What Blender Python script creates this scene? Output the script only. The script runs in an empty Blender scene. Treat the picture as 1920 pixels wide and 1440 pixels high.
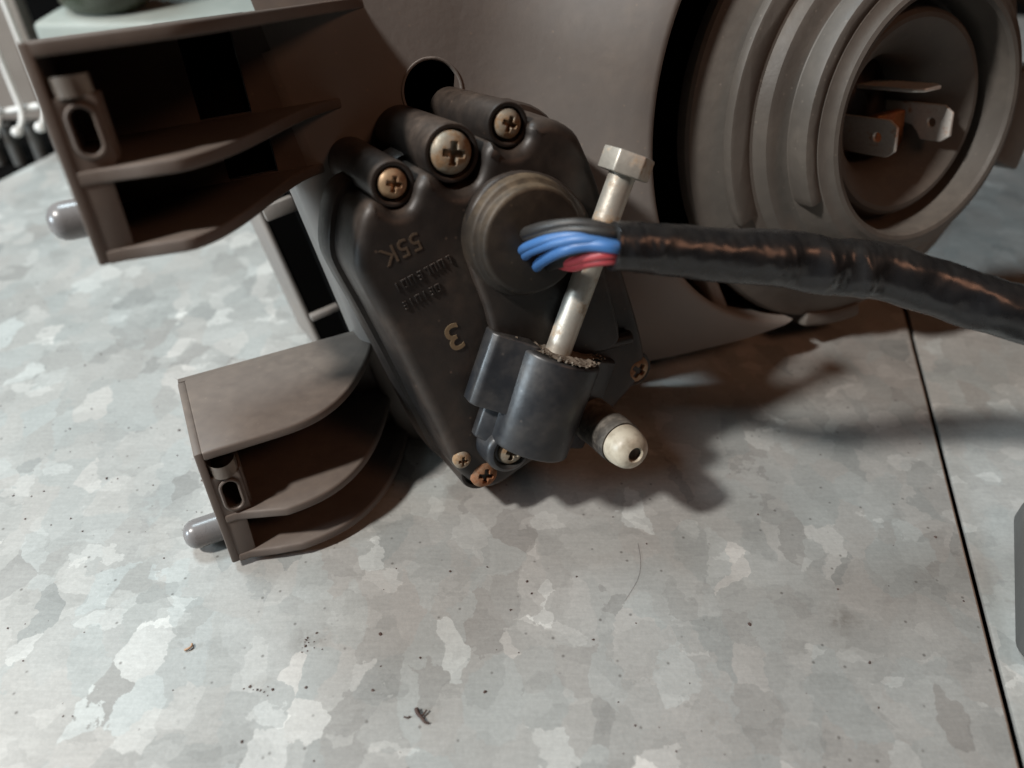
import bpy, bmesh, math, random
from mathutils import Vector, Matrix, noise
random.seed(7)
SC = bpy.context.scene
COL = SC.collection
MM = 0.001
# ------------------------------------------------------------------ camera
CAM_H = 127.0                       # mm above the bench
PITCH = math.radians(40)
FPX = 1450.0                        # focal length in photo pixels (1920 wide)
cam = bpy.data.cameras.new('camera')
cam.sensor_width = 36.0
cam.lens = 36.0 * FPX / 1920.0
cam.clip_start = 0.005
cam.clip_end = 20.0
cam.dof.use_dof = True
cam.dof.focus_distance = 0.150
cam.dof.aperture_fstop = 11.5
camo = bpy.data.objects.new('camera', cam)
COL.objects.link(camo)
camo.location = (0, 0, CAM_H * MM)
camo.rotation_euler = (math.radians(90) - PITCH, 0, 0)
SC.camera = camo
# ------------------------------------------------------------------ world and lamps
w = bpy.data.worlds.new('World')
SC.world = w
w.use_nodes = True
bg = w.node_tree.nodes['Background']
bg.inputs[0].default_value = (1.0, 0.66, 0.47, 1)
bg.inputs[1].default_value = 0.005


def lamp(name, loc, target, size, power, color):
    l = bpy.data.lights.new(name, 'AREA')
    l.shape = 'DISK'
    l.size = size
    l.energy = power
    l.color = color
    o = bpy.data.objects.new(name, l)
    COL.objects.link(o)
    o.location = loc
    o.rotation_euler = (Vector(target) - Vector(loc)).to_track_quat('-Z', 'Y').to_euler()
    return o


LIT_AT = Vector((0.0, 0.11, 0.03))
lamp('ceiling_lamp', LIT_AT + Vector((-0.62, -0.27, 0.74)).normalized() * 0.80, LIT_AT, 0.065, 6.8, (1.0, 0.96, 0.91))
lamp('skylight', LIT_AT + Vector((-0.42, 0.30, 0.85)).normalized() * 0.85, LIT_AT, 0.22, 3.4, (0.76, 0.92, 1.0))
lamp('side_lamp', LIT_AT + Vector((-0.92, -0.28, 0.24)).normalized() * 0.75, LIT_AT, 0.16, 3.5, (0.76, 0.90, 1.0))
lamp('warm_lamp', (0.50, -0.22, 0.60), (0.03, 0.11, 0.02), 0.22, 0.62, (1.0, 0.48, 0.28))
SC.cycles.max_bounces = 5
SC.cycles.diffuse_bounces = 3
SC.cycles.glossy_bounces = 3
SC.view_settings.view_transform = 'Standard'
SC.view_settings.look = 'None'
SC.view_settings.exposure = 0.0
SC.view_settings.gamma = 1.0

# ------------------------------------------------------------------ frames
R_ = Vector((1, 0, 0))
UP_ = Vector((0, math.sin(PITCH), math.cos(PITCH)))
TO_ = Vector((0, -math.cos(PITCH), math.sin(PITCH)))
CPOS = Vector((0, 0, CAM_H))


def ray(px, py):
    return R_ * ((px - 960) / FPX) + UP_ * (-(py - 720) / FPX) - TO_


NC = Vector((.51, -.464, 1)).normalized()
N = R_ * NC.x + UP_ * NC.y + TO_ * NC.z           # axis of the headlight, towards the viewer
X = Vector((.9, .4355, .0125))
X = (X - N * X.dot(N)).normalized()               # along the headlight, to the right
D = X.cross(N)
if D.z > 0:
    D = -D                                        # down the back of the headlight
K0 = -123.3


def U(px, py, h):                                 # point of the plane h mm above the motor face
    v = ray(px, py)
    return CPOS + v * ((K0 + h) / N.dot(v))


def V(px, py, zc):
    return CPOS + ray(px, py) * zc


def B(px, py, z=0.0):                             # point on the bench
    v = ray(px, py)
    return CPOS + v * ((z - CAM_H) / v.z)


# ------------------------------------------------------------------ materials
MATS = {}


class NT:
    def __init__(s, name):
        s.m = bpy.data.materials.new(name)
        s.m.use_nodes = True
        s.t = s.m.node_tree
        s.b = s.t.nodes['Principled BSDF']
        MATS[name] = s.m
        s.tc = s.t.nodes.new('ShaderNodeTexCoord')

    def n(s, typ, **kw):
        nd = s.t.nodes.new(typ)
        for k, v in kw.items():
            setattr(nd, k, v)
        return nd

    def link(s, a, b):
        s.t.links.new(a, b)

    def val(s, sock, v):
        if hasattr(v, 'is_linked'):
            s.link(v, sock)
        else:
            sock.default_value = v

    def mapping(s, scale=(1, 1, 1), rot=(0, 0, 0), src=None):
        m = s.n('ShaderNodeMapping')
        s.link(src or s.tc.outputs['Object'], m.inputs['Vector'])
        m.inputs['Scale'].default_value = scale
        m.inputs['Rotation'].default_value = rot
        return m.outputs[0]

    def noise(s, scale, detail=3, rough=.55, vec=None, dist=0.0):
        nd = s.n('ShaderNodeTexNoise')
        s.link(vec or s.tc.outputs['Object'], nd.inputs['Vector'])
        nd.inputs['Scale'].default_value = scale
        nd.inputs['Detail'].default_value = detail
        nd.inputs['Roughness'].default_value = rough
        nd.inputs['Distortion'].default_value = dist
        return nd

    def vor(s, scale, vec, feature='F1', rnd=1.0):
        nd = s.n('ShaderNodeTexVoronoi', feature=feature)
        s.link(vec, nd.inputs['Vector'])
        nd.inputs['Scale'].default_value = scale
        nd.inputs['Randomness'].default_value = rnd
        return nd

    def ramp(s, fac, stops, interp='LINEAR'):
        r = s.n('ShaderNodeValToRGB')
        r.color_ramp.interpolation = interp
        e = r.color_ramp.elements
        while len(e) < len(stops):
            e.new(0.5)
        for i, (p, c) in enumerate(stops):
            e[i].position = p
            e[i].color = (c, c, c, 1) if isinstance(c, (int, float)) else (*c, 1)
        s.link(fac, r.inputs[0])
        return r.outputs[0]

    def math(s, op, a, b=None, clamp=False):
        m = s.n('ShaderNodeMath', operation=op)
        m.use_clamp = clamp
        s.val(m.inputs[0], a)
        if b is not None:
            s.val(m.inputs[1], b)
        return m.outputs[0]

    def mix(s, fac, a, b, typ='MIX'):
        m = s.n('ShaderNodeMix', data_type='RGBA', blend_type=typ)
        s.val(m.inputs[0], fac)
        for sk, v in ((m.inputs[6], a), (m.inputs[7], b)):
            if isinstance(v, tuple):
                v = (*v, 1) if len(v) == 3 else v
            s.val(sk, v)
        return m.outputs[2]

    def bump(s, height, strength, dist):
        b = s.n('ShaderNodeBump')
        b.inputs['Strength'].default_value = strength
        b.inputs['Distance'].default_value = dist
        s.link(height, b.inputs['Height'])
        s.link(b.outputs[0], s.b.inputs['Normal'])

    def out(s, color=None, rough=None, metal=None, spec=None):
        if color is not None:
            if isinstance(color, tuple):
                color = (*color, 1)
            s.val(s.b.inputs['Base Color'], color)
        if rough is not None:
            s.val(s.b.inputs['Roughness'], rough)
        if metal is not None:
            s.val(s.b.inputs['Metallic'], metal)
        if spec is not None:
            s.b.inputs['Specular IOR Level'].default_value = spec
        return s.m


def upmask(t):                                    # settled dust lies on faces that look up
    g = t.n('ShaderNodeNewGeometry')
    sp = t.n('ShaderNodeSeparateXYZ')
    t.link(g.outputs['Normal'], sp.inputs[0])
    return t.ramp(sp.outputs['Z'], [(.35, 0), (.95, 1)])


def plastic(name, base, rough=.5, dust=(.3, .25, .2), amt=.25, up=.5, spec=.4, bump=.15, var=.25, ns=55):
    t = NT(name)
    n1 = t.noise(ns, 3, .65)
    n2 = t.noise(420, 2, .6)
    fac = t.ramp(n1.outputs[0], [(.42, 0), (.78, 1)])
    fine = t.ramp(n2.outputs[0], [(.3, .35), (.75, 1)])
    dirt = t.math('MULTIPLY', t.math('MULTIPLY', fac, fine), amt, True)
    upm = t.math('MULTIPLY', t.math('MULTIPLY', upmask(t), fine), up, True)
    tot = t.math('ADD', dirt, upm, True)
    dark = tuple(c * (1 - var) for c in base)
    c0 = t.mix(t.ramp(t.noise(18, 2).outputs[0], [(.3, 0), (.7, 1)]), dark, base)
    vg = t.vor(620, t.tc.outputs['Object'])
    sg = t.n('ShaderNodeSeparateColor')
    t.link(vg.outputs['Color'], sg.inputs[0])
    gr = t.math('MULTIPLY', t.ramp(vg.outputs['Distance'], [(.08, 1), (.2, 0)]), t.ramp(sg.outputs[0], [(.80, 0), (.95, .5)]))
    tot = t.math('ADD', tot, t.math('MULTIPLY', gr, min(1, amt * 2)), True)
    c = t.mix(tot, c0, dust)
    r = t.math('ADD', t.math('MULTIPLY', n2.outputs[0], .22), rough - .08, True)
    t.bump(n2.outputs[0], bump, .0003)
    return t.out(c, r, 0.0, spec)


def metal(name, base, rough=.38, rust=(.20, .07, .025), amt=.3, met=.85, scale=260):
    t = NT(name)
    n1 = t.noise(scale, 5, .65)
    n2 = t.noise(scale * 5, 3)
    f = t.ramp(n1.outputs[0], [(.62 - amt * .45, 0), (.74 - amt * .35, 1)])
    c0 = t.mix(n2.outputs[0], tuple(c * .7 for c in base), base)
    rc = t.mix(n2.outputs[0], tuple(c * .45 for c in rust), tuple(min(1, c * 1.7) for c in rust))
    c = t.mix(f, c0, rc)
    t.bump(n2.outputs[0], .25, .0002)
    r = t.math('ADD', t.math('MULTIPLY', f, .35), rough, True)
    mt = t.math('MULTIPLY', t.math('SUBTRACT', 1.0, f, True), met)
    return t.out(c, r, mt)


def galvanised():
    t = NT('galvanised_sheet')
    co = t.tc.outputs['Object']
    warp = t.noise(60, 3, .6)
    warp2 = t.noise(420, 3, .6)

    def warped(src, a1, a2):
        va = t.n('ShaderNodeVectorMath', operation='SUBTRACT')
        t.link(warp.outputs[1], va.inputs[0])
        va.inputs[1].default_value = (.5, .5, .5)
        vs = t.n('ShaderNodeVectorMath', operation='SCALE')
        t.link(va.outputs[0], vs.inputs[0])
        vs.inputs['Scale'].default_value = a1
        vb = t.n('ShaderNodeVectorMath', operation='SUBTRACT')
        t.link(warp2.outputs[1], vb.inputs[0])
        vb.inputs[1].default_value = (.5, .5, .5)
        vt = t.n('ShaderNodeVectorMath', operation='SCALE')
        t.link(vb.outputs[0], vt.inputs[0])
        vt.inputs['Scale'].default_value = a2
        ad = t.n('ShaderNodeVectorMath', operation='ADD')
        t.link(src, ad.inputs[0])
        t.link(vs.outputs[0], ad.inputs[1])
        ae = t.n('ShaderNodeVectorMath', operation='ADD')
        t.link(ad.outputs[0], ae.inputs[0])
        t.link(vt.outputs[0], ae.inputs[1])
        return ae.outputs[0]

    m1 = t.mapping((1.0, .62, 1), (0, 0, math.radians(-28)), warped(co, .010, .0026))
    m2 = t.mapping((.62, 1.0, 1), (0, 0, math.radians(35)), warped(co, .009, .003))
    v1 = t.vor(165, m1)
    v2 = t.vor(270, m2)
    s1 = t.n('ShaderNodeSeparateColor')
    t.link(v1.outputs['Color'], s1.inputs[0])
    s2 = t.n('ShaderNodeSeparateColor')
    t.link(v2.outputs['Color'], s2.inputs[0])
    a = t.ramp(s1.outputs[0], [(0, .34), (.10, .385), (.25, .415), (.75, .44), (.9, .475), (.97, .56)])
    b = t.ramp(s2.outputs[1], [(0, .89), (.12, .965), (.4, .99), (.85, 1.01), (.94, 1.06), (.985, 1.22)])
    v3 = t.vor(80, t.mapping((.8, 1.25, 1), (0, 0, math.radians(20)), warped(co, .012, .003)))
    s3 = t.n('ShaderNodeSeparateColor')
    t.link(v3.outputs['Color'], s3.inputs[0])
    b = t.math('MULTIPLY', b, t.ramp(s3.outputs[0], [(.1, .95), (.9, 1.05)]))
    cloud = t.ramp(t.noise(24, 4, .65).outputs[0], [(.25, .88), (.75, 1.08)])
    brush = t.noise(160, 3, .65, t.mapping((1, 9, 1), (0, 0, math.radians(15))))
    fine = t.math('MULTIPLY', t.ramp(t.noise(1100, 3, .75).outputs[0], [(.25, .90), (.75, 1.09)]), t.ramp(brush.outputs[0], [(.3, .95), (.7, 1.05)]))
    val = t.math('MULTIPLY', t.math('MULTIPLY', a, b), t.math('MULTIPLY', cloud, fine))
    tint = t.mix(t.ramp(t.noise(16, 3).outputs[0], [(.35, 0), (.65, 1)]), (.97, .99, .97), (1.0, .985, .955))
    c = t.mix(1.0, tint, val, 'MULTIPLY')
    c = t.mix(1.0, c, t.mix(s1.outputs[2], (.97, 1.0, .99), (1.012, .985, .955)), 'MULTIPLY')
    # fine bright scratches
    ms = t.mapping((1, 40, 1), (0, 0, math.radians(22)), warped(co, .004, 0))
    sc = t.ramp(t.noise(45, 2, .5, ms).outputs[0], [(.70, 0), (.76, .5)])
    scm = t.math('MULTIPLY', sc, t.ramp(t.noise(30, 2).outputs[0], [(.5, 0), (.7, 1)]))
    c = t.mix(t.math('MULTIPLY', scm, .45), c, (.85, .86, .86))
    # dark specks and grime smudges
    vs_ = t.vor(330, co)
    sp = t.ramp(vs_.outputs['Distance'], [(.05, 1), (.13, 0)])
    ssep = t.n('ShaderNodeSeparateColor')
    t.link(vs_.outputs['Color'], ssep.inputs[0])
    spm = t.math('MULTIPLY', sp, t.ramp(ssep.outputs[2], [(.83, 0), (.93, .8)]))
    c = t.mix(t.math('MULTIPLY', spm, .75), c, (.07, .06, .05))
    sm = t.ramp(t.noise(75, 4, .65).outputs[0], [(.70, 0), (.80, .55)])
    c = t.mix(sm, c, (.16, .14, .11))
    stn = t.noise(260, 3, .7).outputs[0]
    for (px, py, rad, k) in ((1578, 1162, 4.2, .55), (582, 1200, 4.6, .5), (492, 1292, 3.4, .45), (1330, 1350, 2.5, .3), (300, 1030, 3.0, .35)):
        q = B(px, py) * MM
        vd = t.n('ShaderNodeVectorMath', operation='DISTANCE')
        t.link(co, vd.inputs[0])
        vd.inputs[1].default_value = q
        f_ = t.ramp(t.math('DIVIDE', vd.outputs['Value'], rad * MM), [(.1, 1), (1, 0)])
        f_ = t.math('MULTIPLY', f_, t.ramp(stn, [(.40, 0), (.62, k)]))
        c = t.mix(f_, c, (.13, .11, .09))
    r = t.math('ADD', t.math('MULTIPLY', s1.outputs[1], .14), .55, True)
    # tiny relief
    t.bump(t.noise(1500, 2).outputs[0], .12, .0002)
    return t.out(c, r, .22, .4)


galvanised()
plastic('housing_plastic', (.245, .225, .21), .44, (.34, .27, .21), .35, .15, .45, .2, .3)
plastic('bracket_plastic', (.155, .128, .112), .45, (.26, .21, .17), .3, .25, .4, .08, .35)
plastic('cover_rubber', (.13, .117, .104), .50, (.22, .19, .16), .5, .35, .35, .3, .35)
plastic('motor_plastic', (.024, .020, .018), .42, (.14, .10, .075), .50, .35, .38, .2)
plastic('motor_dusty', (.022, .018, .015), .5, (.24, .17, .105), .2, .62, .35, .2)
plastic('block_plastic', (.020, .022, .026), .36, (.13, .115, .10), .35, .3, .5, .2, .25, 180)
plastic('shade_black', (.006, .006, .006), .9, (.012, .01, .009), .1, .1, 0.0, .02)  # near-black for openings and gaps: their shade is put into the colour
plastic('loom_vinyl', (.013, .013, .014), .26, (.10, .08, .06), .10, .10, .6, .03)
plastic('wire_blue', (.05, .16, .40), .42, (.2, .25, .35), .12, .1, .5, .05)
plastic('wire_red', (.42, .05, .06), .42, (.4, .2, .15), .15, .1, .5, .05)
plastic('wire_black', (.022, .021, .021), .42, (.12, .10, .08), .2, .2, .4, .05)
plastic('tip_white', (.58, .52, .41), .38, (.17, .12, .075), 1.0, 0, .5, .15, .25, 330)
plastic('sleeve_dirty', (.05, .046, .042), .8, (.30, .27, .23), .9, .4, .2, .5, .25, 260)
plastic('dirt', (.17, .14, .11), .85, (.30, .25, .20), .8, .5, .2, .8)
plastic('text_dust', (.24, .18, .11), .8, (.22, .17, .11), .5, .3, .2, .3)
plastic('text_faint', (.11, .08, .055), .7, (.12, .09, .06), .7, .3, .3, .3)
plastic('clip_plastic', (.30, .26, .225), .42, (.3, .25, .2), .3, .2, .45, .1)
plastic('peg_plastic', (.19, .18, .178), .25, (.3, .27, .25), .1, .1, .55, .03)
plastic('grey_case', (.10, .10, .095), .55, (.14, .13, .12), .3, .2, .3)
plastic('board', (.36, .31, .27), .7, (.5, .45, .4), .4, .2, .3)
plastic('green_panel', (.34, .38, .345), .5, (.5, .5, .46), .3, .2, .4)
plastic('green_glass', (.055, .065, .045), .25, (.1, .1, .07), .2, .1, .5)
plastic('white_wire', (.85, .84, .80), .35, (.6, .55, .5), .15, .1, .5)
plastic('crumb_dark', (.07, .045, .04), .7, (.15, .1, .08), .3, .3, .3)
plastic('crumb_orange', (.50, .32, .20), .6, (.5, .3, .2), .3, .3, .3)
plastic('rust_edge', (.13, .085, .06), .8, (.26, .20, .16), .7, .2, .2)
metal('zinc', (.40, .36, .29), .50, (.24, .15, .08), .38, .4, 380)
metal('zinc_bolt', (.60, .56, .49), .46, (.34, .22, .12), .16, .55, 190)
metal('brassy', (.48, .33, .20), .48, (.24, .12, .06), .4, .45)
metal('rusty', (.34, .20, .12), .65, (.24, .10, .045), .6, .25, 420)
metal('tin', (.85, .82, .77), .30, (.42, .18, .07), .10, .25)
metal('copper', (.52, .22, .09), .35, (.25, .08, .03), .4, .9)
metal('glass_lens', (.5, .5, .5), .1, (.3, .3, .3), 0, .3)


# ------------------------------------------------------------------ mesh helpers
def make(name, verts, faces, mat, parent=None, base=Vector((0, 0, 0)), smooth=True, angle=38, bm=None):
    me = bpy.data.meshes.new(name)
    if bm is None:
        bm = bmesh.new()
        vs = [bm.verts.new(v) for v in verts]
        for f in faces:
            try:
                bm.faces.new([vs[i] for i in f])
            except ValueError:
                pass
    bmesh.ops.recalc_face_normals(bm, faces=bm.faces[:])
    for v in bm.verts:
        v.co = (v.co - base) * MM
    bm.to_mesh(me)
    bm.free()
    if smooth:
        me.shade_smooth()
        me.set_sharp_from_angle(angle=math.radians(angle))
    me.materials.append(MATS[mat])
    o = bpy.data.objects.new(name, me)
    COL.objects.link(o)
    if parent is not None:
        o.parent = parent
    else:
        o.location = base * MM
    return o


def bevel_bm(bm, width, seg=3, ang=30):
    es = [e for e in bm.edges if len(e.link_faces) == 2 and e.calc_face_angle(0) > math.radians(ang)]
    if es and width > 0:
        bmesh.ops.bevel(bm, geom=es, offset=width, segments=seg, profile=.5, affect='EDGES', clamp_overlap=True)


def prism_bm(front, depth, bev=0.0, seg=3, holes=(), ang=30):
    """outline points (world mm), extruded by the vector depth"""
    bm = bmesh.new()
    loops = [front] + list(holes)
    edges = []
    for lp in loops:
        vs = [bm.verts.new(p) for p in lp]
        for i in range(len(vs)):
            edges.append(bm.edges.new((vs[i], vs[(i + 1) % len(vs)])))
    if holes:
        bmesh.ops.triangle_fill(bm, use_beauty=True, use_dissolve=False, edges=edges)
    else:
        bm.faces.new(bm.verts[:])
    fs = bm.faces[:]
    r = bmesh.ops.extrude_face_region(bm, geom=fs, use_keep_orig=True)
    for g in r['geom']:
        if isinstance(g, bmesh.types.BMVert):
            g.co += depth
    bmesh.ops.recalc_face_normals(bm, faces=bm.faces[:])
    bevel_bm(bm, bev, seg, ang)
    return bm


def box_bm(o, a, b, c, bev=.3, seg=2):
    """box from corner o with edge vectors a, b, c"""
    return prism_bm([o, o + a, o + a + b, o + b], c, bev, seg)


def join(bms):
    bm = bms[0]
    for other in bms[1:]:
        me = bpy.data.meshes.new('tmp')
        other.to_mesh(me)
        other.free()
        bm.from_mesh(me)
        bpy.data.meshes.remove(me)
    return bm


def frame_of(axis):
    a = axis.normalized()
    e1 = (X - a * X.dot(a))
    if e1.length < .2:
        e1 = D - a * D.dot(a)
    e1.normalize()
    return a, e1, a.cross(e1).normalized()


def lathe_bm(c, axis, prof, seg=64, a0=0.0, a1=2 * math.pi, close_ends=False):
    a, e1, e2 = frame_of(axis)
    bm = bmesh.new()
    full = abs(a1 - a0 - 2 * math.pi) < 1e-6
    cnt = seg if full else seg + 1
    rings = []
    for (r, h) in prof:
        if r < 1e-6:
            rings.append([bm.verts.new(c + a * h)])
        else:
            rings.append([bm.verts.new(c + a * h + (e1 * math.cos(a0 + (a1 - a0) * k / seg) + e2 * math.sin(a0 + (a1 - a0) * k / seg)) * r) for k in range(cnt)])
    for i in range(len(rings) - 1):
        p, q = rings[i], rings[i + 1]
        for k in range(seg):
            k2 = (k + 1) % cnt if full else k + 1
            if len(p) == 1 and len(q) == 1:
                continue
            if len(p) == 1:
                bm.faces.new((p[0], q[k], q[k2]))
            elif len(q) == 1:
                bm.faces.new((p[k], p[k2], q[0]))
            else:
                bm.faces.new((p[k], p[k2], q[k2], q[k]))
    return bm


def smooth_prof(pts, n=4):
    return catmull([Vector((a, b, 0)) for a, b in pts], n)


def catmull(pts, n=6, closed=False):
    out = []
    m = len(pts)
    rng = m if closed else m - 1
    for i in range(rng):
        if closed:
            p0, p1, p2, p3 = pts[(i - 1) % m], pts[i], pts[(i + 1) % m], pts[(i + 2) % m]
        else:
            p0, p1, p2, p3 = pts[max(i - 1, 0)], pts[i], pts[i + 1], pts[min(i + 2, m - 1)]
        for k in range(n):
            t = k / n
            out.append(.5 * ((2 * p1) + (p2 - p0) * t + (2 * p0 - 5 * p1 + 4 * p2 - p3) * t * t + (3 * p1 - p0 - 3 * p2 + p3) * t ** 3))
    if not closed:
        out.append(pts[-1].copy())
    return out


def tube_bm(path, rad, seg=14, rfun=None, caps=True):
    bm = bmesh.new()
    n = len(path)
    tang = [(path[min(i + 1, n - 1)] - path[max(i - 1, 0)]).normalized() for i in range(n)]
    up = Vector((0, 0, 1))
    if abs(tang[0].z) > .9:
        up = Vector((1, 0, 0))
    e1 = (up - tang[0] * up.dot(tang[0])).normalized()
    rings = []
    for i in range(n):
        e1 = (e1 - tang[i] * e1.dot(tang[i])).normalized()
        e2 = tang[i].cross(e1)
        r = rad(i / (n - 1)) if callable(rad) else rad
        ring = []
        for k in range(seg):
            th = 2 * math.pi * k / seg
            rr = r * (rfun(i / (n - 1), th) if rfun else 1)
            ring.append(bm.verts.new(path[i] + (e1 * math.cos(th) + e2 * math.sin(th)) * rr))
        rings.append(ring)
    for i in range(n - 1):
        for k in range(seg):
            k2 = (k + 1) % seg
            bm.faces.new((rings[i][k], rings[i][k2], rings[i + 1][k2], rings[i + 1][k]))
    if caps:
        bm.faces.new(rings[0])
        bm.faces.new(rings[-1])
    return bm


def thing(name, label, cat, loc, group=None):
    o = bpy.data.objects.new(name, None)
    o.empty_display_size = .01
    COL.objects.link(o)
    o.location = loc * MM
    tag(o, label, cat, group)
    return o


def tag(o, label, cat, group=None):
    o['label'] = label
    o['category'] = cat
    if group:
        o['group'] = group
    return o


def structure(o):
    o['kind'] = 'structure'
    return o


# ------------------------------------------------------------------ the bench: two galvanised sheets with a gap
S0, S1 = B(1912, 1440), B(1702, 610)
SD = (S1 - S0).normalized()                       # direction of the seam
SP = Vector((SD.y, -SD.x, 0))                     # to the right of it
far_l = B(0, 338)
far_r = B(110, 282)
FE = (far_r - far_l).normalized()
ed = S0 - SD * 120
# far left edge of the sheet runs from far_l towards the upper right
p_far_a = far_l - FE * 160
p_far_b = far_l + FE * 420
main = [Vector((-420, -120, 0)), Vector((ed.x, -120, 0)) if False else S0 - SD * 160, S0 + SD * 480, p_far_b, p_far_a, Vector((-420, p_far_a.y - 40, 0))]
structure(make('bench_top', None, None, 'galvanised_sheet', bm=prism_bm(main, Vector((0, 0, -1.3)), .35, 2)))
e0, e1_ = S0 - SD * 158, S0 + SD * 470
bt = bpy.data.objects['bench_top']
make('rusty_edge', None, None, 'rust_edge', bt, Vector((0, 0, 0)), True, 60, tube_bm([e0.lerp(e1_, k / 60) + SP * (-.25 + .12 * noise.noise(Vector((k * .9, 0, 0)))) + Vector((0, 0, -.24)) for k in range(61)], .30, 8))
off = SP * 1.9 + Vector((0, 0, -1.6))
rp = [S0 - SD * 160 + off, S0 - SD * 160 + off + SP * 260, S0 + SD * 480 + off + SP * 260, S0 + SD * 480 + off]
structure(make('bench_side_panel', None, None, 'galvanised_sheet', bm=prism_bm(rp, Vector((0, 0, -1.3)), .5, 2)))
# slab under the joint, blackened to paint the shade in the gap, and the ledge behind the far edge
under = [Vector((-420, -130, -6)), Vector((330, -130, -6)), Vector((330, 560, -6)), Vector((-420, 560, -6))]
structure(make('bench_frame', None, None, 'shade_black', bm=prism_bm(under, Vector((0, 0, -20)), 0)))

# ------------------------------------------------------------------ the headlight
BASE = U(1100, 500, -60)
BASE.z = 0
HL = thing('headlight', 'dirty grey plastic headlight seen from behind, standing on the galvanised bench', 'headlight', BASE)


def part(name, bm, mat, parent=HL, angle=38, smooth=True):
    return make(name, None, None, mat, parent, BASE, smooth, angle, bm)


# --- bulb axis
BC = U(1745, 222, 0)
HB = -30.5                                        # height of the flat back wall


def bulb_pt(r, ang, h):                           # ang measured from X towards D
    return BC + (X * math.cos(ang) + D * math.sin(ang)) * r + N * h


# bottom cut of the housing
PA, PB = U(1220, 660, -28), U(1490, 594, -16)
bdir = (PB - PA).normalized()
bnor = bdir.cross(N).normalized()
if bnor.z > 0:
    bnor = -bnor                                  # points down

# collar that rises round the bulb opening
prof = [(62.0, -34), (62.0, -15.6), (62.4, -14.9), (63.0, -14.6), (63.9, -14.8), (67, -16.2), (71, -18.8), (76, -21.9), (80, -24.6), (84, -27.1), (88, -28.9), (92, -29.95), (96, -30.4), (100, HB)]
def pinch(a):                                     # the opening narrows towards the bottom
    t = max(0, min(1, (math.radians(165) - a) / math.radians(60)))
    return 11.0 * t * t * (3 - 2 * t)


bmc = bmesh.new()
rings = []
A0, A1, NSEG = math.radians(92), math.radians(276), 130
for (r, h) in prof:
    rings.append([bmc.verts.new(bulb_pt(r - pinch(A0 + (A1 - A0) * k / NSEG) * max(0, min(1, (96 - r) / 34)), A0 + (A1 - A0) * k / NSEG, h)) for k in range(NSEG + 1)])
for i in range(len(rings) - 1):
    for k in range(NSEG):
        bmc.faces.new((rings[i][k], rings[i][k + 1], rings[i + 1][k + 1], rings[i + 1][k]))
bmesh.ops.bisect_plane(bmc, geom=bmc.verts[:] + bmc.edges[:] + bmc.faces[:], plane_co=PA, plane_no=bnor, clear_outer=True)

# flat back wall with the round vent hole
wl = []
for k in range(0, 121):
    P = bulb_pt(100, A0 + (A1 - A0) * k / 120, HB)
    if (P - PA).dot(bnor) < 0:
        wl.append(P)
corner = U(785, 778, HB)
corner -= bnor * (corner - PA).dot(bnor)
ltop = U(462, -20, HB)
start = wl[0] - bnor * (wl[0] - PA).dot(bnor)
top_r = wl[-1] - D * 25
outline = [corner, start] + wl + [top_r, ltop - D * 30 + X * 0, ltop]
HOLE = U(811, 172, HB)
hole = [HOLE + (X * math.cos(a) + D * math.sin(a)) * 6.1 for a in [2 * math.pi * k / 40 for k in range(40)]]
bmw = bmesh.new()
edges = []
for lp in (outline, hole):
    vs = [bmw.verts.new(p) for p in lp]
    for i in range(len(vs)):
        edges.append(bmw.edges.new((vs[i], vs[(i + 1) % len(vs)])))
bmesh.ops.triangle_fill(bmw, use_beauty=True, edges=edges)
housing = part('housing', bmw, 'housing_plastic')
part('bulb_collar', bmc, 'housing_plastic', housing, 50)
# rim and bore of the vent hole
part('vent_hole', lathe_bm(HOLE, N, [(5.75, -.3), (5.85, .1), (6.05, .25), (6.35, .2), (6.5, -.2)], 48), 'housing_plastic', housing, 60)
part('vent_bore', lathe_bm(HOLE, N, [(0, -22), (5.75, -22), (5.78, -.25)], 32), 'shade_black', housing)  # bore lined in black, its inner shade painted on

# rounded left edge, slot and outer strip of the side
LD = (corner - ltop).normalized()
LO = -X + LD * X.dot(LD)
LO = (LO - N * LO.dot(N)).normalized()
llen = (corner - ltop).length
t0, t1 = ltop + LD * 10, corner


def strip(name, prof, mat, parent, lo=t0, hi=t1, n=2, angle=60):
    bm = bmesh.new()
    rows = []
    for k in range(n + 1):
        q = lo.lerp(hi, k / n)
        rows.append([bm.verts.new(q + LO * s + N * (h - HB)) for s, h in prof])
    for a, b in zip(rows, rows[1:]):
        for i in range(len(prof) - 1):
            bm.faces.new((a[i], a[i + 1], b[i + 1], b[i]))
    return part(name, bm, mat, parent, angle)


rr = 5.0
cprof = [(0, HB)] + [(rr * math.sin(a), HB - rr + rr * math.cos(a)) for a in [math.radians(x) for x in range(10, 91, 10)]] + [(rr + .2, -44.6), (rr - .1, -45.6), (rr - .8, -46), (rr - 1.8, -46.2)]
strip('side_wall', cprof, 'housing_plastic', housing)
strip('side_slot', [(rr - 1.6, -45.8), (rr - 1.6, -71.5), (rr + 6.2, -71.5)], 'shade_black', housing)  # slot faces coloured black to stand for the shade inside
strip('lens_frame', [(rr + 5.4, -71.3), (rr + 6.0, -71.0), (rr + 6.6, -71.3), (rr + 6.9, -72.2), (rr + 8.4, -88), (rr - 4, -88.5)], 'housing_plastic', housing)
# ribs across the slot
for (px, py, hh, th_) in ((566, 597, -66, 1.5), (478, 392, -66, 3.5)):
    q = U(px, py, hh)
    k = (q - t0).dot(LD)
    b0 = t0 + LD * k + LO * (rr - 1.8) + N * (-45.4 - HB)
    part('slot_rib', box_bm(b0 - N * 19, LO * 7.6, LD * th_, N * -3, .35), 'housing_plastic', housing)
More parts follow.
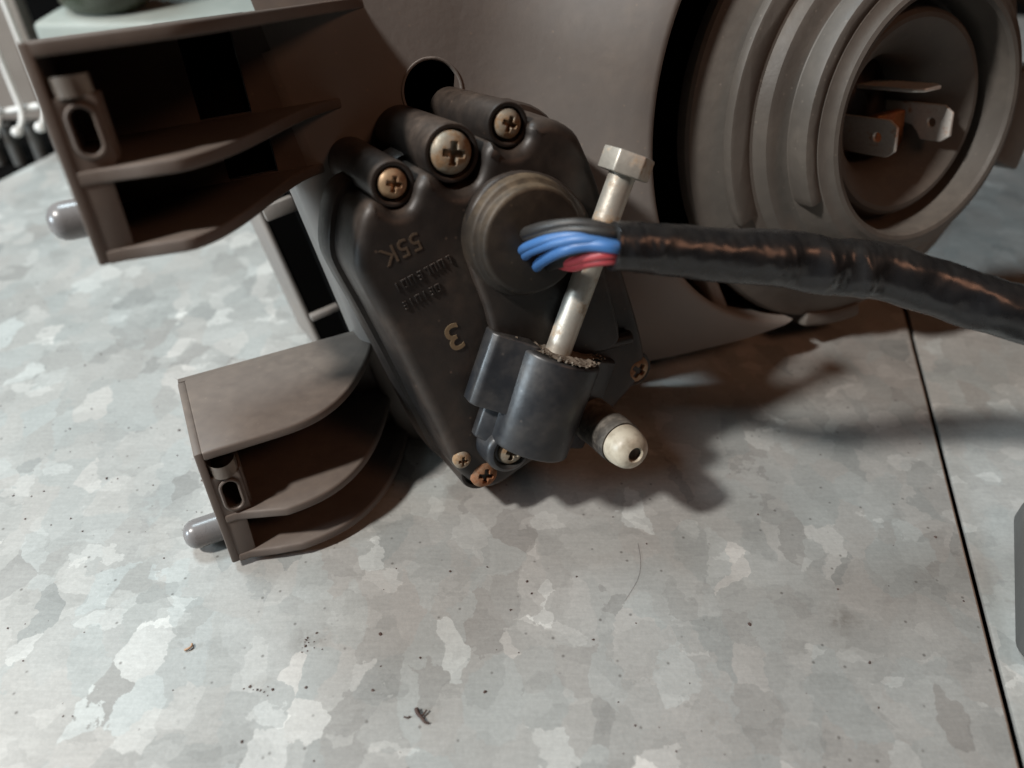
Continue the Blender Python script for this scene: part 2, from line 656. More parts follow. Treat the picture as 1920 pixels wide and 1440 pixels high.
# wall along the bottom, and the lens standing on the bench behind
bw = [corner, start, PB + bdir * 25, PB + bdir * 25 - N * 60, corner - N * 60]
bwm = bmesh.new()
q = [corner - N * .4, PB + bdir * 22 - N * (12.0), PB + bdir * 22 - N * 60, corner - N * 60]
bwm.faces.new([bwm.verts.new(v) for v in q])
part('bottom_wall', bwm, 'housing_plastic', housing)
lens_c = U(1100, 500, -100)
lw = []
fx = X.copy()
fx.z = 0
fx.normalize()
fy = Vector((-fx.y, fx.x, 0))
for s, z in ((-52, 0), (66, 0), (70, 8), (70, 96), (-70, 96), (-56, 14)):
    lw.append(Vector((lens_c.x, lens_c.y, 0)) + fx * s + fy * 0 + Vector((0, 0, z)))
part('lens', prism_bm(lw, fy * 28, 4, 3), 'glass_lens')
# small fin on the collar below the cable
fa = U(1318, 528, -20)
part('collar_fin', prism_bm([U(1312, 500, -19), U(1338, 503, -19), U(1373, 592, -21), U(1360, 601, -21), U(1340, 580, -21)], N * -8, .8), 'housing_plastic', housing)

# ------------------------------------------------------------------ bulb cover
cp = [(43.0, -34), (43.0, -23.5), (50.2, -22.6), (51.3, -21.8), (51.6, -20.4), (51.4, -18.9), (50.8, -18.1), (49.6, -17.6), (47.6, -16.3), (43.4, -13.2), (42.4, -12.4), (41.8, -11.6), (40.9, -11.3), (39.6, -11.0), (38.9, -9.8), (38.0, -8.6), (36.6, -8.1),
      (34.6, -8.0), (33.4, -7.4), (32.2, -5.0), (31.3, -2.6), (30.3, -1.6), (28.9, -1.2), (28.2, -.6), (27.7, 0), (26.8, .35), (25.9, .1), (25.4, -.8), (25.2, -9.5), (24.8, -10.6), (24.0, -11.0), (23.2, -10.4), (22.7, -8.0), (22.1, -6.2), (21.2, -5.4), (20.2, -5.4), (19.2, -6.0), (17.2, -8.0), (15.0, -10.6), (13.4, -12.8), (12.8, -14.4), (12.6, -18), (12.5, -30)]
cover = part('bulb_cover', lathe_bm(BC, N, cp, 128), 'cover_rubber', HL, 27)


def arc_block(name, r0, r1, h0, h1, a0, a1, mat, parent, bev=.8, n=10):
    fr = [bulb_pt(r0, a0 + (a1 - a0) * k / n, h1) for k in range(n + 1)] + [bulb_pt(r1, a1 + (a0 - a1) * k / n, h1) for k in range(n + 1)]
    return part(name, prism_bm(fr, N * (h0 - h1), bev, 2), mat, parent)


# tabs on the flange
arc_block('flange_tab', 50.0, 53.8, -28, -16.8, math.radians(86), math.radians(107), 'cover_rubber', cover)
arc_block('flange_tab', 50.0, 60.5, -26, -15.0, math.radians(-2), math.radians(24), 'cover_rubber', cover)
arc_block('flange_tab', 30.0, 33.6, -7.6, -1.6, math.radians(155), math.radians(300), 'cover_rubber', cover, 1.2, 30)
arc_block('flange_tab', 40.0, 45.4, -14, -11.0, math.radians(157), math.radians(300), 'cover_rubber', cover, .9, 30)
# ring painted black for the shade in the gap round the cover
part('gap_shade', lathe_bm(BC - N * 33.2, N, [(40, 0), (63, 0)], 64), 'shade_black', housing)
# bulb socket and terminals
bulb = part('bulb_base', lathe_bm(BC - N * 22.5, N, [(0, 1.2), (4, 1.2), (5, .4), (11, .2), (12.4, -.6), (12.45, -3)], 40), 'motor_plastic', cover)  # dark colour paints in the shade down the cup's throat
HT = -4.0


def terminal(px, py, wdir, tdir, ln, wd=7.4, hole=True, bend=None):
    tip = U(px, py, HT)
    hw = wd / 2
    ch = 1.5
    o2 = [(-hw, -ln), (-hw, -ch * 1.5), (-hw + ch, 0), (hw - ch, 0), (hw, -ch * 1.5), (hw, -ln)]
    fr = [tip + wdir * a + N * b for a, b in o2]
    hc = tip - N * 5.2
    hl = [hc + (wdir * math.cos(t) + N * math.sin(t)) * 1.15 for t in [2 * math.pi * k / 20 for k in range(20)]]
    return part('terminal', prism_bm(fr, tdir * .8, .12, 1, [hl] if hole else ()), 'tin', cover)


terminal(1787, 233, D, -X, 19.5, 8.2)
terminal(1684, 262, D, -X, 19.5, 8.2)
terminal(1750, 170, X, -D, 19.5, 7.8, False)
# spot-welded bracket behind the blades
part('terminal_bridge', box_bm(U(1700, 205, -15), X * -9, D * 9, N * -3, .5), 'copper', cover)

# ------------------------------------------------------------------ mounting brackets (same build, two places)
def bracket(ftop, hfront, size, fins, xe, hw, tilt, pegd, label, opening, win, shape=0, prot=(0, 3.4, 2.8)):
    """ftop: pixel of the front top left corner; size: height of the end plate; fins: offsets along D"""
    O = U(*ftop, hfront)

    def P(x, d, h):                               # h counted back from the front edge
        return O + X * x + D * (d - tilt * h) + N * h
    dep = hfront - hw
    holes_ = []
    for (xa, xb, da, db) in opening[1:]:
        holes_.append([P(xa, da, -dep), P(xb, da, -dep), P(xb, db, -dep), P(xa, db, -dep)])
    back = prism_bm([P(-1.3, fins[0], -dep), P(opening[0], fins[0], -dep), P(opening[0], size, -dep), P(-1.3, size, -dep)], N * -2, 0, 1, holes_)
    root = part('mounting_bracket', back, 'bracket_plastic')
    root['label'] = label
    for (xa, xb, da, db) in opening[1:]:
        part('back_shade', prism_bm([P(xa - 3, da - 2, -dep - 2.3), P(xb + 3, da - 2, -dep - 2.3), P(xb + 3, db + 2, -dep - 2.3), P(xa - 3, db + 2, -dep - 2.3)], N * -1, 0), 'shade_black', root)  # black sheet added behind each opening as its painted shade
    th = 1.9
    for i, f in enumerate(fins):
        e = xe[i]
        crv = []
        for k in range(0, 23):                    # S-curved front edge
            t = k / 22
            x = e[0] + (e[1] - e[0]) * t
            s = t ** shape if shape else t * t * (3 - 2 * t)
            crv.append((x, -(dep) * s))
        pts = [(-.2, -dep - .6), (-.2, 0), (2, 0), (e[0] * .6, 0)] + crv + [(e[1], -dep - .6)]
        pr = prot[i]
        poly = [P(a, f, b + pr * max(0, 1 + b / dep) * min(1, max(0, (a - 2) / 9))) for a, b in pts]
        part('fin', prism_bm(poly, D * th, .55, 3, (), 40), 'bracket_plastic', root)
    # end: a thin side wall and a front face with a stadium window
    w0, w1, wx0, wx1 = win
    part('end_plate', prism_bm([P(0, 0, -dep), P(0, 0, 0), P(0, size, 0), P(0, size, -dep)], X * -1.5, .3, 2), 'bracket_plastic', root)
    rw = (wx1 - wx0) / 2
    hc = (wx0 + wx1) / 2
    hl = []
    for k in range(13):
        a = math.pi * k / 12
        hl.append((w1 - rw + rw * math.sin(a), hc + rw * math.cos(a)))
    for k in range(13):
        a = math.pi + math.pi * k / 12
        hl.append((w0 + rw + rw * math.sin(a), hc + rw * math.cos(a)))
    fo = [P(-1.2, w0 - 1.2, -.2), P(wx1 + .9, w0 - 1.2, -.2), P(wx1 + .9, w1 + 1.0, -.2), P(wx1 - .6, w1 + 2.2, -.2), P(wx1 - .8, size, -.2), P(-1.2, size, -.2)]
    part('end_face', prism_bm(fo, N * -1.6, .25, 2, [[P(x, d, -.2) for d, x in hl]]), 'bracket_plastic', root)
    part('end_inner_wall', prism_bm([P(wx1 + .6, w0 - 1, -1.4), P(wx1 + .6, w1 + 1, -1.4), P(wx1 + .6, w1 + 1, -9), P(wx1 + .6, w0 - 1, -9)], X * .8, .2, 1), 'bracket_plastic', root)
    lip = [P(x, d, .1) for d, x in hl]
    part('window_lip', tube_bm(lip + lip[:2], .32, 8, None, False), 'bracket_plastic', root)
    # U-shaped clip above the window
    bmcl = bmesh.new()
    rows = []
    for k in range(17):
        a = math.pi * k / 16
        p = P(hc - 2.6 * math.cos(a), w0 - 3.6, 1.0 - 3.4 * (1 - math.sin(a)))
        rows.append((bmcl.verts.new(p), bmcl.verts.new(p + D * 2.6)))
    for a, b in zip(rows, rows[1:]):
        bmcl.faces.new((a[0], b[0], b[1], a[1]))
    bmesh.ops.solidify(bmcl, geom=bmcl.faces[:], thickness=.7)
    part('clip', bmcl, 'clip_plastic', root)
    # locating peg
    pc = P(1, pegd[0], pegd[1])
    ax = -X
    part('peg', lathe_bm(pc, ax, [(0, 0), (3.05, 0), (3.0, pegd[2] - 2.6), (2.85, pegd[2] - 1.7), (2.3, pegd[2] - .8), (1.3, pegd[2] - .2), (0, pegd[2])], 32), 'peg_plastic', root, 60)
    return root, P


bracket((52, 78), 3.0, 29.0, (0, 16.2, 27.2), ((16, 54), (12, 46), (10, 40)), HB - .3, 0.0, (25.0, -16, 8.8), 'large ribbed bracket nearest the viewer, top left', (46, (19, 28, 1.95, 16.1), (21, 30, 18.15, 27.1)), (8.0, 14.6, 1.1, 4.5))
bracket((378, 850), -12.0, 25.5, (0, 14.5, 24.0), ((13, 41), (11, 42), (12, 45)), -37.0, -0.17, (22.6, -8, 10.0), 'small ribbed bracket low over the bench', (44,), (7.0, 13.6, .9, 4.3), 2.6)

# ------------------------------------------------------------------ levelling motor
cov_px = [(668, 500), (672, 440), (684, 398), (702, 381), (722, 388), (742, 400), (764, 394), (777, 374), (786, 346), (804, 328), (824, 336), (846, 356), (870, 361), (895, 346), (907, 318), (913, 288), (926, 268), (948, 282), (972, 284), (992, 262), (1000, 234), (1040, 224), (1082, 246), (1103, 284), (1127, 345), (1150, 430), (1180, 530), (1208, 630), (1214, 690), (1190, 730), (1120, 800), (1000, 872), (942, 912), (906, 918), (872, 898), (850, 868), (790, 745), (725, 618), (682, 540)]
cpts = catmull([U(a, b, 0) for a, b in cov_px], 3, True)
bm = bmesh.new()
# rounded front edge by inset rings
ctr = sum(cpts, Vector()) / len(cpts)


def inset_loop(pts, d):
    n = len(pts)
    res = []
    for i in range(n):
        t = (pts[(i + 1) % n] - pts[i - 1])
        t.normalize()
        nn = t.cross(N)
        res.append(pts[i] + nn * d)
    return res


sgn = 1 if ((inset_loop(cpts, 1)[0] - ctr).length < (cpts[0] - ctr).length) else -1
loops = []
RB = 2.4
for k in range(6):
    a = math.radians(90 * k / 5)
    loops.append([p - N * (RB * (1 - math.sin(a))) for p in inset_loop(cpts, sgn * RB * (1 - math.cos(a)))])
side = [[p - N * 13.0 for p in inset_loop(cpts, -sgn * .5)], [p - N * 13.2 for p in inset_loop(cpts, -sgn * 1.4)], [p - N * 14.0 for p in inset_loop(cpts, -sgn * 1.8)], [p - N * 20.0 for p in inset_loop(cpts, -sgn * 2.0)], [p - N * 29.8 for p in inset_loop(cpts, sgn * 1.0)]]
seq = list(reversed(side)) + loops
rows = [[bm.verts.new(p) for p in lp] for lp in seq]
for a, b in zip(rows, rows[1:]):
    for i in range(len(a)):
        j = (i + 1) % len(a)
        bm.faces.new((a[i], a[j], b[j], b[i]))
bmesh.ops.triangle_fill(bm, use_beauty=True, edges=[bm.edges.get((rows[-1][i], rows[-1][(i + 1) % len(rows[-1])])) for i in range(len(rows[-1]))])
motor = part('leveling_motor', bm, 'motor_plastic', HL, 50)
motor['label'] = 'black levelling motor screwed to the back of the headlight'

# screw bosses
for (px, py, r) in ((737, 346, 3.9), (848, 288, 5.0), (953, 234, 3.9), (900, 884, 4.2), (1192, 693, 3.9)):
    c = U(px, py, -2.2)
    deep = -28.0 if py < 500 else -14
    part('screw_boss', lathe_bm(c, N, [(0, -1.3), (r - 1.0, -1.3), (r - .9, -.2), (r - .6, 0), (r - .2, -.1), (r, -.6), (r + .5, deep)], 40), 'motor_plastic', motor, 50)


def screw(px, py, h, r, mat, rot, dome=.42, slot=True, name='screw'):
    c = U(px, py, h)
    e1 = X * math.cos(rot) + D * math.sin(rot)
    e2 = -X * math.sin(rot) + D * math.cos(rot)
    bm = bmesh.new()
    nr, na = 26, 88
    rings = []
    for i in range(nr + 1):
        rho = i / nr
        ring = []
        for k in range(na if i else 1):
            a = 2 * math.pi * k / na
            x, y = rho * math.cos(a), rho * math.sin(a)
            z = dome * r * (max(0, 1 - rho ** 2.6)) ** .8
            arm = min(abs(x), abs(y))
            lng = max(abs(x), abs(y))
            wd = .15 - .04 * lng
            dpt = 0
            if lng < .56 and arm < wd + .05:
                e = min(1, max(0, (wd + .05 - arm) / .07)) * min(1, max(0, (.56 - lng) / .08))
                dpt = e * (.62 - .45 * lng)
            if rho < .2:
                dpt = max(dpt, .52)
            z -= dpt * r
            ring.append(bm.verts.new(c + (e1 * x + e2 * y) * r + N * z))
        rings.append(ring)
    rings.append([bm.verts.new(c + (e1 * math.cos(2 * math.pi * k / na) + e2 * math.sin(2 * math.pi * k / na)) * r - N * .9) for k in range(na)])
    for i in range(len(rings) - 1):
        p, q = rings[i], rings[i + 1]
        for k in range(na):
            k2 = (k + 1) % na
            if len(p) == 1:
                bm.faces.new((p[0], q[k], q[k2]))
            else:
                bm.faces.new((p[k], p[k2], q[k2], q[k]))
    return part(name, bm, mat, motor, 50)


screw(846, 286, -2.2, 3.6, 'zinc', .25)
screw(952, 232, -2.4, 2.45, 'zinc', .5)
screw(736, 344, -2.4, 2.45, 'brassy', .35)
screw(867, 863, .2, 1.8, 'zinc', .2)
screw(908, 889, -.3, 2.9, 'rusty', .35)
screw(1193, 692, -.8, 2.9, 'brassy', .75)

# raised pad under the grommet
pad_px = [(876, 448), (888, 388), (925, 342), (985, 322), (1050, 338), (1098, 386), (1122, 450), (1150, 560), (1160, 650), (1060, 668), (945, 648), (912, 575), (884, 500)]
pad = catmull([U(a, b, 2.6) for a, b in pad_px], 4, True)
part('motor_hub', prism_bm(pad, N * -3.2, 1.2, 3), 'motor_plastic', motor, 50)
# grommet
GC = U(1003, 453, 7.0)
gp = [(0, 0), (8.6, 0), (9.2, -.2), (9.45, -.7), (9.5, -2.0), (9.65, -2.4), (10.2, -2.6), (10.5, -3.0), (10.6, -3.6), (10.75, -4.6), (10.8, -7)]
part('grommet', lathe_bm(GC, N, gp, 72), 'motor_dusty', motor, 50)

# adjuster block round the bolt
BT, BBt = U(1166, 330, 5.2), U(1045, 662, 5.2)
BDIR = (BBt - BT).normalized()
SX = (X - BDIR * X.dot(BDIR)).normalized()
bc = BBt.copy()                                   # centre of the barrel at its top edge


def prof_block(scale=1.0):
    pts = [(-11.8, -5.5), (-12.2, -2.0), (-11.0, 0.2), (-8.0, 2.2)]
    for k in range(11):
        a = math.radians(152 - 152 * k / 10 + 8)
        pts.append((0.6 + 7.4 * math.cos(a) * scale, .4 + 7.0 * math.sin(a) * scale))
    pts += [(9.6, .2), (13.0, -1.2), (13.8, -3.4), (13.8, -5.5)]
    return pts


def block(z0, z1, pts, bev):
    fr = [bc + SX * a + N * b + BDIR * z0 for a, b in pts]
    return prism_bm(fr, BDIR * (z1 - z0), bev, 3, (), 28)


barrel = [(-7.2, -5)]
for k in range(15):
    a = math.radians(172 - 172 * k / 14)
    barrel.append((0.6 + 8.3 * math.cos(a), .2 + 7.4 * math.sin(a)))
barrel += [(9.0, -.6), (15.5, -2.2), (17.0, -4.0), (17.0, -6)]
fr0_ = [bc + SX * a + N * b for a, b in barrel]
fr1_ = [bc + SX * (a * .97 + .4) + N * (b * .95) + BDIR * 19.5 for a, b in barrel]
bmb = bmesh.new()
ra_ = [bmb.verts.new(p) for p in fr0_]
rb_ = [bmb.verts.new(p) for p in fr1_]
for k in range(len(ra_)):
    k2 = (k + 1) % len(ra_)
    bmb.faces.new((ra_[k], ra_[k2], rb_[k2], rb_[k]))
bmb.faces.new(ra_)
bmb.faces.new(rb_)
bmesh.ops.recalc_face_normals(bmb, faces=bmb.faces[:])
bevel_bm(bmb, .7, 3, 40)
tabp = [(-13.2, -6), (-13.5, -1.9), (-12.6, -.7), (-9.6, .2), (-6.0, 2.2), (-5, 2.2), (-5, -6)]
bl = [bmb, block(-.9, 13.4, tabp, .4)]
low = [(-9.0, -7.5), (-9.2, -3.4), (-7.6, -1.8), (-4, .6), (-3, .6), (-3, -7.5)]
bl.append(block(13.6, 20.5, low, 1.2))
blk = part('adjuster_block', join(bl), 'block_plastic', motor, 50)
# screw lobe at the foot of the block
sc_c = U(956, 846, 5.4)
part('screw_lobe', lathe_bm(sc_c, N, [(0, -.6), (2.9, -.6), (3.2, .2), (3.7, .5), (4.4, .1), (4.7, -.8), (5.0, -9)], 40), 'block_plastic', motor, 50)
screw(958, 847, 5.2, 2.6, 'zinc', .6)
# caked dirt along the upper edge of the block
bmd = bmesh.new()
rows = []
ND, MD = 56, 9
for i in range(ND + 1):
    s = -7.5 + 19.0 * i / ND
    row = []
    for j in range(MD + 1):
        tt = j / MD
        top = .4 + math.sqrt(max(0, 7.2 ** 2 - (s - .6) ** 2)) if -6.4 < s < 7.6 else .6 - max(0, s - 8) * .3
        hgt = -5 + (top + 4.6) * tt
        nz = noise.noise(Vector((s * .9, tt * 4, 3.1))) * .55 + noise.noise(Vector((s * 2.7, tt * 9, 7.7))) * .35
        edge = min(1, i / 4, (ND - i) / 4)
        row.append(bmd.verts.new(bc + SX * s + N * (hgt + .25 * nz) - BDIR * ((.30 + .75 * max(0, nz) + .2 * nz) * edge)))
    rows.append(row)
for a, b in zip(rows, rows[1:]):
    for j in range(MD):
        bmd.faces.new((a[j], b[j], b[j + 1], a[j + 1]))
part('caked_dirt', bmd, 'dirt', motor, 60)
# crumbs of dirt on that edge
bms = []
rnd = random.Random(4)
for k in range(70):
    s = rnd.uniform(-9, 11)
    top = .4 + math.sqrt(max(0, 7.2 ** 2 - (s - .6) ** 2)) if -6.4 < s < 7.6 else .3
    p = bc + SX * s + N * (top + rnd.uniform(-2.4, .25)) - BDIR * rnd.uniform(.2, .9)
    b_ = bmesh.new()
    bmesh.ops.create_icosphere(b_, subdivisions=1, radius=rnd.uniform(.10, .30), matrix=Matrix.Translation(p))
    for v in b_.verts:
        v.co += Vector((rnd.uniform(-.1, .1), rnd.uniform(-.1, .1), rnd.uniform(-.1, .1)))
    bms.append(b_)
o = part('dirt_crumbs', join(bms), 'dirt', motor)
o['kind'] = 'stuff'
# rib between the block and the right screw
r0, r1 = U(1085, 655, 1.0), U(1180, 632, 1.0)
part('stiffening_rib', tube_bm([r0, r0.lerp(r1, .5), r1], 1.5, 12), 'motor_plastic', motor)

# white tipped adjuster pin
KB = U(1107, 783, 3.0)
part('pin_sleeve', tube_bm([KB + N * z for z in (-4, 0, 2, 4, 6, 8, 10, 11.8)], lambda t: 4.5 - .15 * t, 36, lambda t, th: 1 + .03 * noise.noise(Vector((t * 9, math.cos(th) * 2, math.sin(th) * 2)))), 'sleeve_dirty', motor, 50)
tipm = lathe_bm(KB, N, [(4.0, 11.4), (4.05, 12.6), (3.95, 13.8), (3.7, 15.0), (3.25, 15.9), (2.4, 16.5), (1.6, 16.75), (1.35, 16.5), (1.2, 15.9), (0, 15.75)], 48)
part('pin_tip', tipm, 'tip_white', motor, 60)
part('pin_socket', lathe_bm(KB, N, [(1.3, 16.3), (1.15, 15.98), (0, 15.85)], 24), 'sleeve_dirty', motor)

# moulded lettering
TX = (U(700, 560, 0) - U(850, 480, 0)).normalized()
TYv = -TX.cross(N) if TX.cross(N).dot(D) < 0 else TX.cross(N)      # glyph up points down the motor


def lettering(txt, px, py, size, mat, depth=.22, h=.02, name='lettering', bold=0.0):
    cu = bpy.data.curves.new('txt', 'FONT')
    cu.body = txt
    cu.size = size
    cu.align_x = 'CENTER'
    cu.align_y = 'CENTER'
    cu.extrude = depth / 2
    cu.offset = bold
    cu.resolution_u = 5
    ob = bpy.data.objects.new('txt', cu)
    COL.objects.link(ob)
    dg = bpy.context.evaluated_depsgraph_get()
    me = bpy.data.meshes.new_from_object(ob.evaluated_get(dg))
    b_ = bmesh.new()
    b_.from_mesh(me)
    bpy.data.objects.remove(ob)
    bpy.data.curves.remove(cu)
    bpy.data.meshes.remove(me)
    c = U(px, py, h)
    for v in b_.verts:
        v.co = c + TX * v.co.x + TYv * v.co.y + N * (v.co.z + depth / 2)
    return part(name, b_, mat, motor, 30)


lettering('3', 850, 630, 7.6, 'text_dust', .14, .02, 'number', .04)
lettering('55K', 752, 466, 4.6, 'text_faint', .10, .0, 'lettering', -.01)


# the two rows of worn, unreadable raised characters
def worn_row(px, py, n, size, seed):
    rg = random.Random(seed)
    bl_ = []
    c = U(px, py, 0)
    for k in range(n):
        o0 = c + TX * ((k - (n - 1) / 2) * size * .82)
        kind = rg.choice('HLEOUI')
        w_, g = size * .62, size * .17
        def bar(x, y, ww, hh):
            return box_bm(o0 + TX * x + TYv * y - N * .05, TX * ww, TYv * hh, N * .32, .06, 1)
        if kind in 'HULEO':
            bl_.append(bar(-w_ / 2, -size / 2, g, size))
        if kind in 'HUO':
            bl_.append(bar(w_ / 2 - g, -size / 2, g, size))
        if kind in 'LEUO':
            bl_.append(bar(-w_ / 2 + g, -size / 2, w_ - 2 * g, g))
        if kind in 'EO':
            bl_.append(bar(-w_ / 2 + g, size / 2 - g, w_ - 2 * g, g))
        if kind in 'HE':
            bl_.append(bar(-w_ / 2 + g, -g / 2, w_ - 2 * g, g))
        if kind == 'I':
            bl_.append(bar(-g / 2, -size / 2, g, size))
    part('worn_characters', join(bl_), 'motor_plastic', motor)


worn_row(793, 513, 8, 1.75, 3)
worn_row(790, 556, 6, 1.6, 12)

# ------------------------------------------------------------------ bolt
bolt = part('adjusting_bolt', tube_bm([BT - BDIR * .5, BT + BDIR * 10, BT + BDIR * 25, BBt + BDIR * 4], 2.45, 28), 'zinc_bolt', HL, 50)
bolt['label'] = 'zinc plated hex bolt standing in the adjuster block'
hexp = []
hx = (X - BDIR * X.dot(BDIR)).normalized()
hy = BDIR.cross(hx)
hb = BT - BDIR * .2
hexp = [hb + (hx * math.cos(math.radians(60 * k + 26)) + hy * math.sin(math.radians(60 * k + 26))) * 4.75 for k in range(6)]
part('bolt_head', prism_bm(hexp, BDIR * -3.9, .3, 2), 'zinc_bolt', bolt, 40)

# ------------------------------------------------------------------ wiring
lp = [V(1148, 462, 121.5), V(1200, 464, 122.5), V(1260, 470, 124), V(1340, 478, 126), V(1420, 482, 128), V(1480, 486, 129.5), V(1545, 500, 131), V(1600, 502, 132), V(1660, 510, 133), V(1740, 535, 134), V(1820, 562, 134.5), V(1920, 592, 135), V(2020, 630, 135), V(2140, 690, 135)]
lpath = catmull(lp, 22)
NP = len(lpath)


def crease(t, th, t0, th0, wt, wth, amp, slope=0.0):
    dt = (t - t0 - slope * math.sin(th - th0)) / wt
    da = (math.sin((th - th0) / 2) * 2) / wth
    return amp * math.exp(-dt * dt - da * da)


def loom_r(t, th):
    # th = 0 up, grows towards the far side; the viewer is near th = -pi/2
    f = 1 + .03 * noise.noise(Vector((t * 16, math.cos(th) * 1.3, math.sin(th) * 1.3))) - .035 * abs(noise.noise(Vector((t * 55 + math.cos(th) * 2, math.cos(th) * 2.2, math.sin(th) * 2.2)))) - .05 * abs(noise.noise(Vector((t * 22 + math.sin(th) * .8, math.cos(th) * 1.1, 5 + math.sin(th) * 1.1))))
    vw = math.pi / 2
    f += crease(t, th, .40, vw - .25, .035, .9, -.17, .01)
    f += crease(t, th, .445, vw - .4, .018, 1.0, .10, .02)
    f += crease(t, th, .49, vw - .1, .028, .8, -.22, -.02)
    f += crease(t, th, .545, vw - .2, .02, 1.2, .11, .03)
    f += crease(t, th, .60, vw - .3, .04, .8, -.10)
    f += crease(t, th, .69, vw - .5, .04, .7, -.12)
    f += crease(t, th, .75, vw - .1, .025, .6, -.13)
    f += crease(t, th, .80, vw - .3, .03, .6, .08)
    f += crease(t, th, .20, vw + .2, .08, .7, -.07)
    return f


loom = part('wiring_sleeve', tube_bm(lpath, lambda t: 3.9 + 1.1 * min(1, t / .4), 48, loom_r, True), 'loom_vinyl', HL, 80)
loom['label'] = 'black vinyl wiring sleeve crossing in front of the bulb cover'


def wire(pts, r, mat):
    return part('wire', tube_bm(catmull(pts, 8), r, 12), mat, loom, 60)


hG = 6.6
wire([U(984, 440, hG), U(992, 434, 10.5), U(1030, 424, 15), U(1090, 420, 19), U(1150, 432, 21.5), V(1185, 442, 124)], 0.95, 'wire_black')
wire([U(986, 446, hG), U(998, 444, 11), U(1040, 434, 16), U(1095, 432, 20), U(1150, 440, 22.5), V(1185, 449, 123.5)], 0.85, 'wire_black')
wire([U(978, 470, hG), U(990, 462, 10.5), U(1030, 448, 16), U(1090, 442, 20), U(1150, 452, 22), V(1185, 456, 123.5)], 0.81, 'wire_blue')
wire([U(984, 480, hG), U(998, 470, 11), U(1040, 456, 17), U(1095, 450, 21), U(1152, 458, 23), V(1185, 460, 123)], 0.85, 'wire_blue')
wire([U(1006, 500, hG), U(1018, 489, 11), U(1055, 470, 18), U(1105, 460, 21.5), U(1154, 464, 24), V(1190, 466, 123)], 0.99, 'wire_blue')
wire([U(1040, 490, 6.6), U(1066, 492, 14), U(1104, 482, 20.5), U(1152, 476, 23.5), V(1190, 473, 123.5)], 0.81, 'wire_red')
wire([U(1046, 494, 6.6), U(1074, 500, 14), U(1108, 491, 20), U(1150, 486, 23), V(1190, 480, 124)], 0.90, 'wire_red')
wire([U(1028, 500, hG), U(1060, 490, 13), U(1104, 478, 18), U(1150, 470, 20), V(1190, 470, 123)], 0.85, 'wire_black')

# ------------------------------------------------------------------ things round it
# grey case at the right edge
ga, gb = B(1899, 952), B(1903, 1236)
gdir = (ga - gb).normalized()
gper = Vector((gdir.y, -gdir.x, 0))
gl = (ga - gb).length
fr = []
for (cx, cy, a0) in ((4, 4, 180), (40, 4, 270), (40, gl - 4, 0), (4, gl - 4, 90)):
    for k in range(7):
        a = math.radians(a0 + 15 * k)
        fr.append(gb + gper * (cx + 4 * math.cos(a)) + gdir * (cy + 4 * math.sin(a)) + Vector((0, 0, -.3)))
zt = Vector((0, 0, -1.3))
bmq = prism_bm(fr, Vector((0, 0, 5.0)), .8, 3, (), 50)
tag(make('grey_case', None, None, 'grey_case', None, gb + zt, True, 50, bmq), 'flat dark grey case with rounded corners at the right edge of the picture', 'case')

# wire rack beyond the far edge of the sheet
rk = B(20, 262)
rack = thing('wire_rack', 'white wire rack standing behind the bench at upper left', 'rack', Vector((rk.x, rk.y, -6)))
RBASE = Vector((rk.x, rk.y, -6))


def rpart(name, bm, mat, angle=50):
    return make(name, None, None, mat, rack, RBASE, True, angle, bm)


def at_depth(px, py, y):                          # point of the upright plane y = const
    v = ray(px, py)
    return CPOS + v * (y / v.y)


YR = 300.0
bar_a, bar_b = at_depth(-40, 218, YR), at_depth(84, 196, YR)
rpart('cross_bar', tube_bm([bar_a - (bar_b - bar_a) * 2, bar_a, bar_b, bar_b + (bar_b - bar_a) * .9], 1.25, 12), 'white_wire')
for i, (px, py) in enumerate(((-82, 224), (-40, 218), (-4, 212), (40, 206), (83, 197))):
    p = at_depth(px, py, YR - 2.2)
    top = p + Vector((0, 0, 150))
    rpart('upright_wire', tube_bm([top, p + Vector((0, 0, 20)), p, p + Vector((0, -2.5, -3.5)), p + Vector((0, -7, -5.5))], 1.05, 12), 'white_wire')
    q = p + Vector((0, -8, -5.5))
    rpart('wire_end', lathe_bm(q, Vector((0, -1, 0)), [(0, -1.5), (1.7, -1.2), (2.0, 0), (1.7, 1.2), (.9, 1.8), (0, 2.0)], 20), 'white_wire')
    # rubber foot under each upright
    rpart('foot', tube_bm([p + Vector((0, 1, -5)), p + Vector((.5, 0, -14)), p + Vector((1, -1, -24))], 2.3, 12), 'grey_case')
# boards behind the rack
pb = at_depth(-60, 230, 345)
bd = [pb + Vector((-60, 0, -40)), pb + Vector((42, 0, -40)), pb + Vector((42, 0, 160)), pb + Vector((-60, 0, 160))]
tag(make('board', None, None, 'board', None, bd[0], True, 40, prism_bm(bd, Vector((0, 8, 0)), .8, 2)), 'brown board behind the white wire rack', 'board')
jc = at_depth(205, 14, 312)
gx = at_depth(64, 60, 292).x
gp_ = [Vector((gx, 292, .02)), Vector((gx + 150, 292, .02)), Vector((gx + 150, 292, jc.z)), Vector((gx, 292, jc.z))]
tag(make('green_box', None, None, 'green_panel', None, gp_[0], True, 40, prism_bm(gp_, Vector((0, 60, 0)), 2, 3)), 'pale green box at the back of the bench, seen over the near bracket', 'box')
jar = lathe_bm(jc, Vector((0, 0, 1)), [(0, 0), (11, 0), (14, 1.2), (16, 4), (16.5, 10), (16.5, 50), (13, 58), (7, 62), (7, 76), (0, 76)], 48)
tag(make('bottle', None, None, 'green_glass', None, jc, True, 50, jar), 'dark green bottle standing on the pale green box at the top edge', 'bottle')

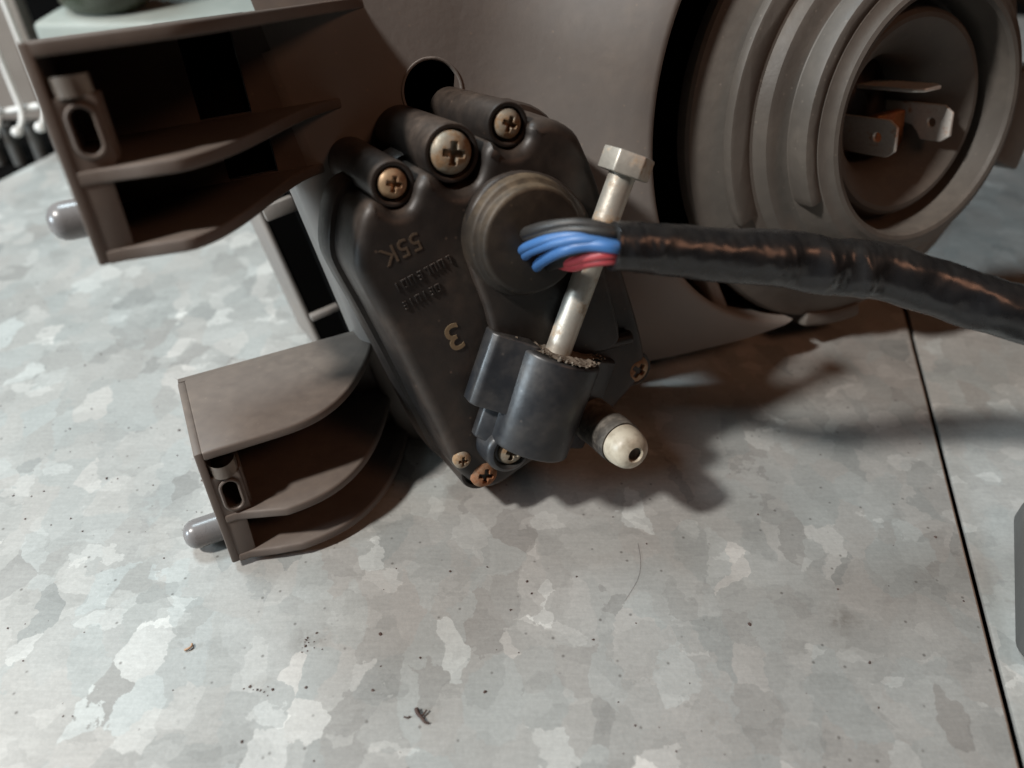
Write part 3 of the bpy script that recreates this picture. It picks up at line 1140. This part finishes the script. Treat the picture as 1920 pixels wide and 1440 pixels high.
# crumbs and grit on the sheet
cr = B(786, 1340)
bmz = [tube_bm(catmull([B(781, 1329, .5), B(783, 1337, .6), B(790, 1345, .5), B(797, 1354, .4), B(805, 1356, .2)], 5), lambda t: .42 - .25 * t, 8),
       tube_bm([B(790, 1342, .5), B(796, 1337, .6), B(800, 1331, .7)], .16, 6),
       tube_bm([B(757, 1344, .2), B(764, 1346, .25), B(769, 1343, .2)], .14, 6)]
tag(make('crumb', None, None, 'crumb_dark', None, cr, True, 50, join(bmz)), 'curled dark crumb like a dead ant on the bare sheet, bottom centre', 'crumb')
co_ = B(354, 1216)
tag(make('crumb', None, None, 'crumb_orange', None, co_, True, 50, tube_bm(catmull([B(346, 1219, .3), B(353, 1216, .5), B(359, 1212, .5), B(360, 1207, .3)], 4), .2, 8)), 'tiny orange crumb on the bare sheet, lower left', 'crumb')
bms = []
rnd = random.Random(21)
spots = [(rnd.uniform(0, 380), rnd.uniform(620, 1000)) for _ in range(60)] + [(rnd.uniform(0, 1850), rnd.uniform(960, 1430)) for _ in range(60)]
spots += [(577 + rnd.gauss(0, 14), 1205 + rnd.gauss(0, 8)) for _ in range(14)] + [(490 + rnd.gauss(0, 12), 1290 + rnd.gauss(0, 6)) for _ in range(8)]
for (px, py) in spots:
    r = rnd.choice((.10, .13, .16, .22, .30)) * rnd.uniform(.7, 1.1)
    p = B(px, py, r * .3)
    b_ = bmesh.new()
    bmesh.ops.create_icosphere(b_, subdivisions=1, radius=r, matrix=Matrix.Translation(p))
    for v in b_.verts:
        v.co += Vector((rnd.uniform(-.4, .4) * r, rnd.uniform(-.4, .4) * r, rnd.uniform(-.2, .2) * r))
        v.co.z = max(.01, v.co.z * .7)
    bms.append(b_)
o = make('grit', None, None, 'crumb_dark', None, B(600, 1100), True, 50, join(bms))
o['kind'] = 'stuff'
for pts, lab in (([(1196, 1018), (1201, 1052), (1196, 1085), (1172, 1126)], 'fine dark hair lying on the sheet below the white tipped pin'),):
    tag(make('hair', None, None, 'crumb_dark', None, B(*pts[1]), True, 80, tube_bm(catmull([B(a, b, .12) for a, b in pts], 6), .022, 6)), lab, 'hair')
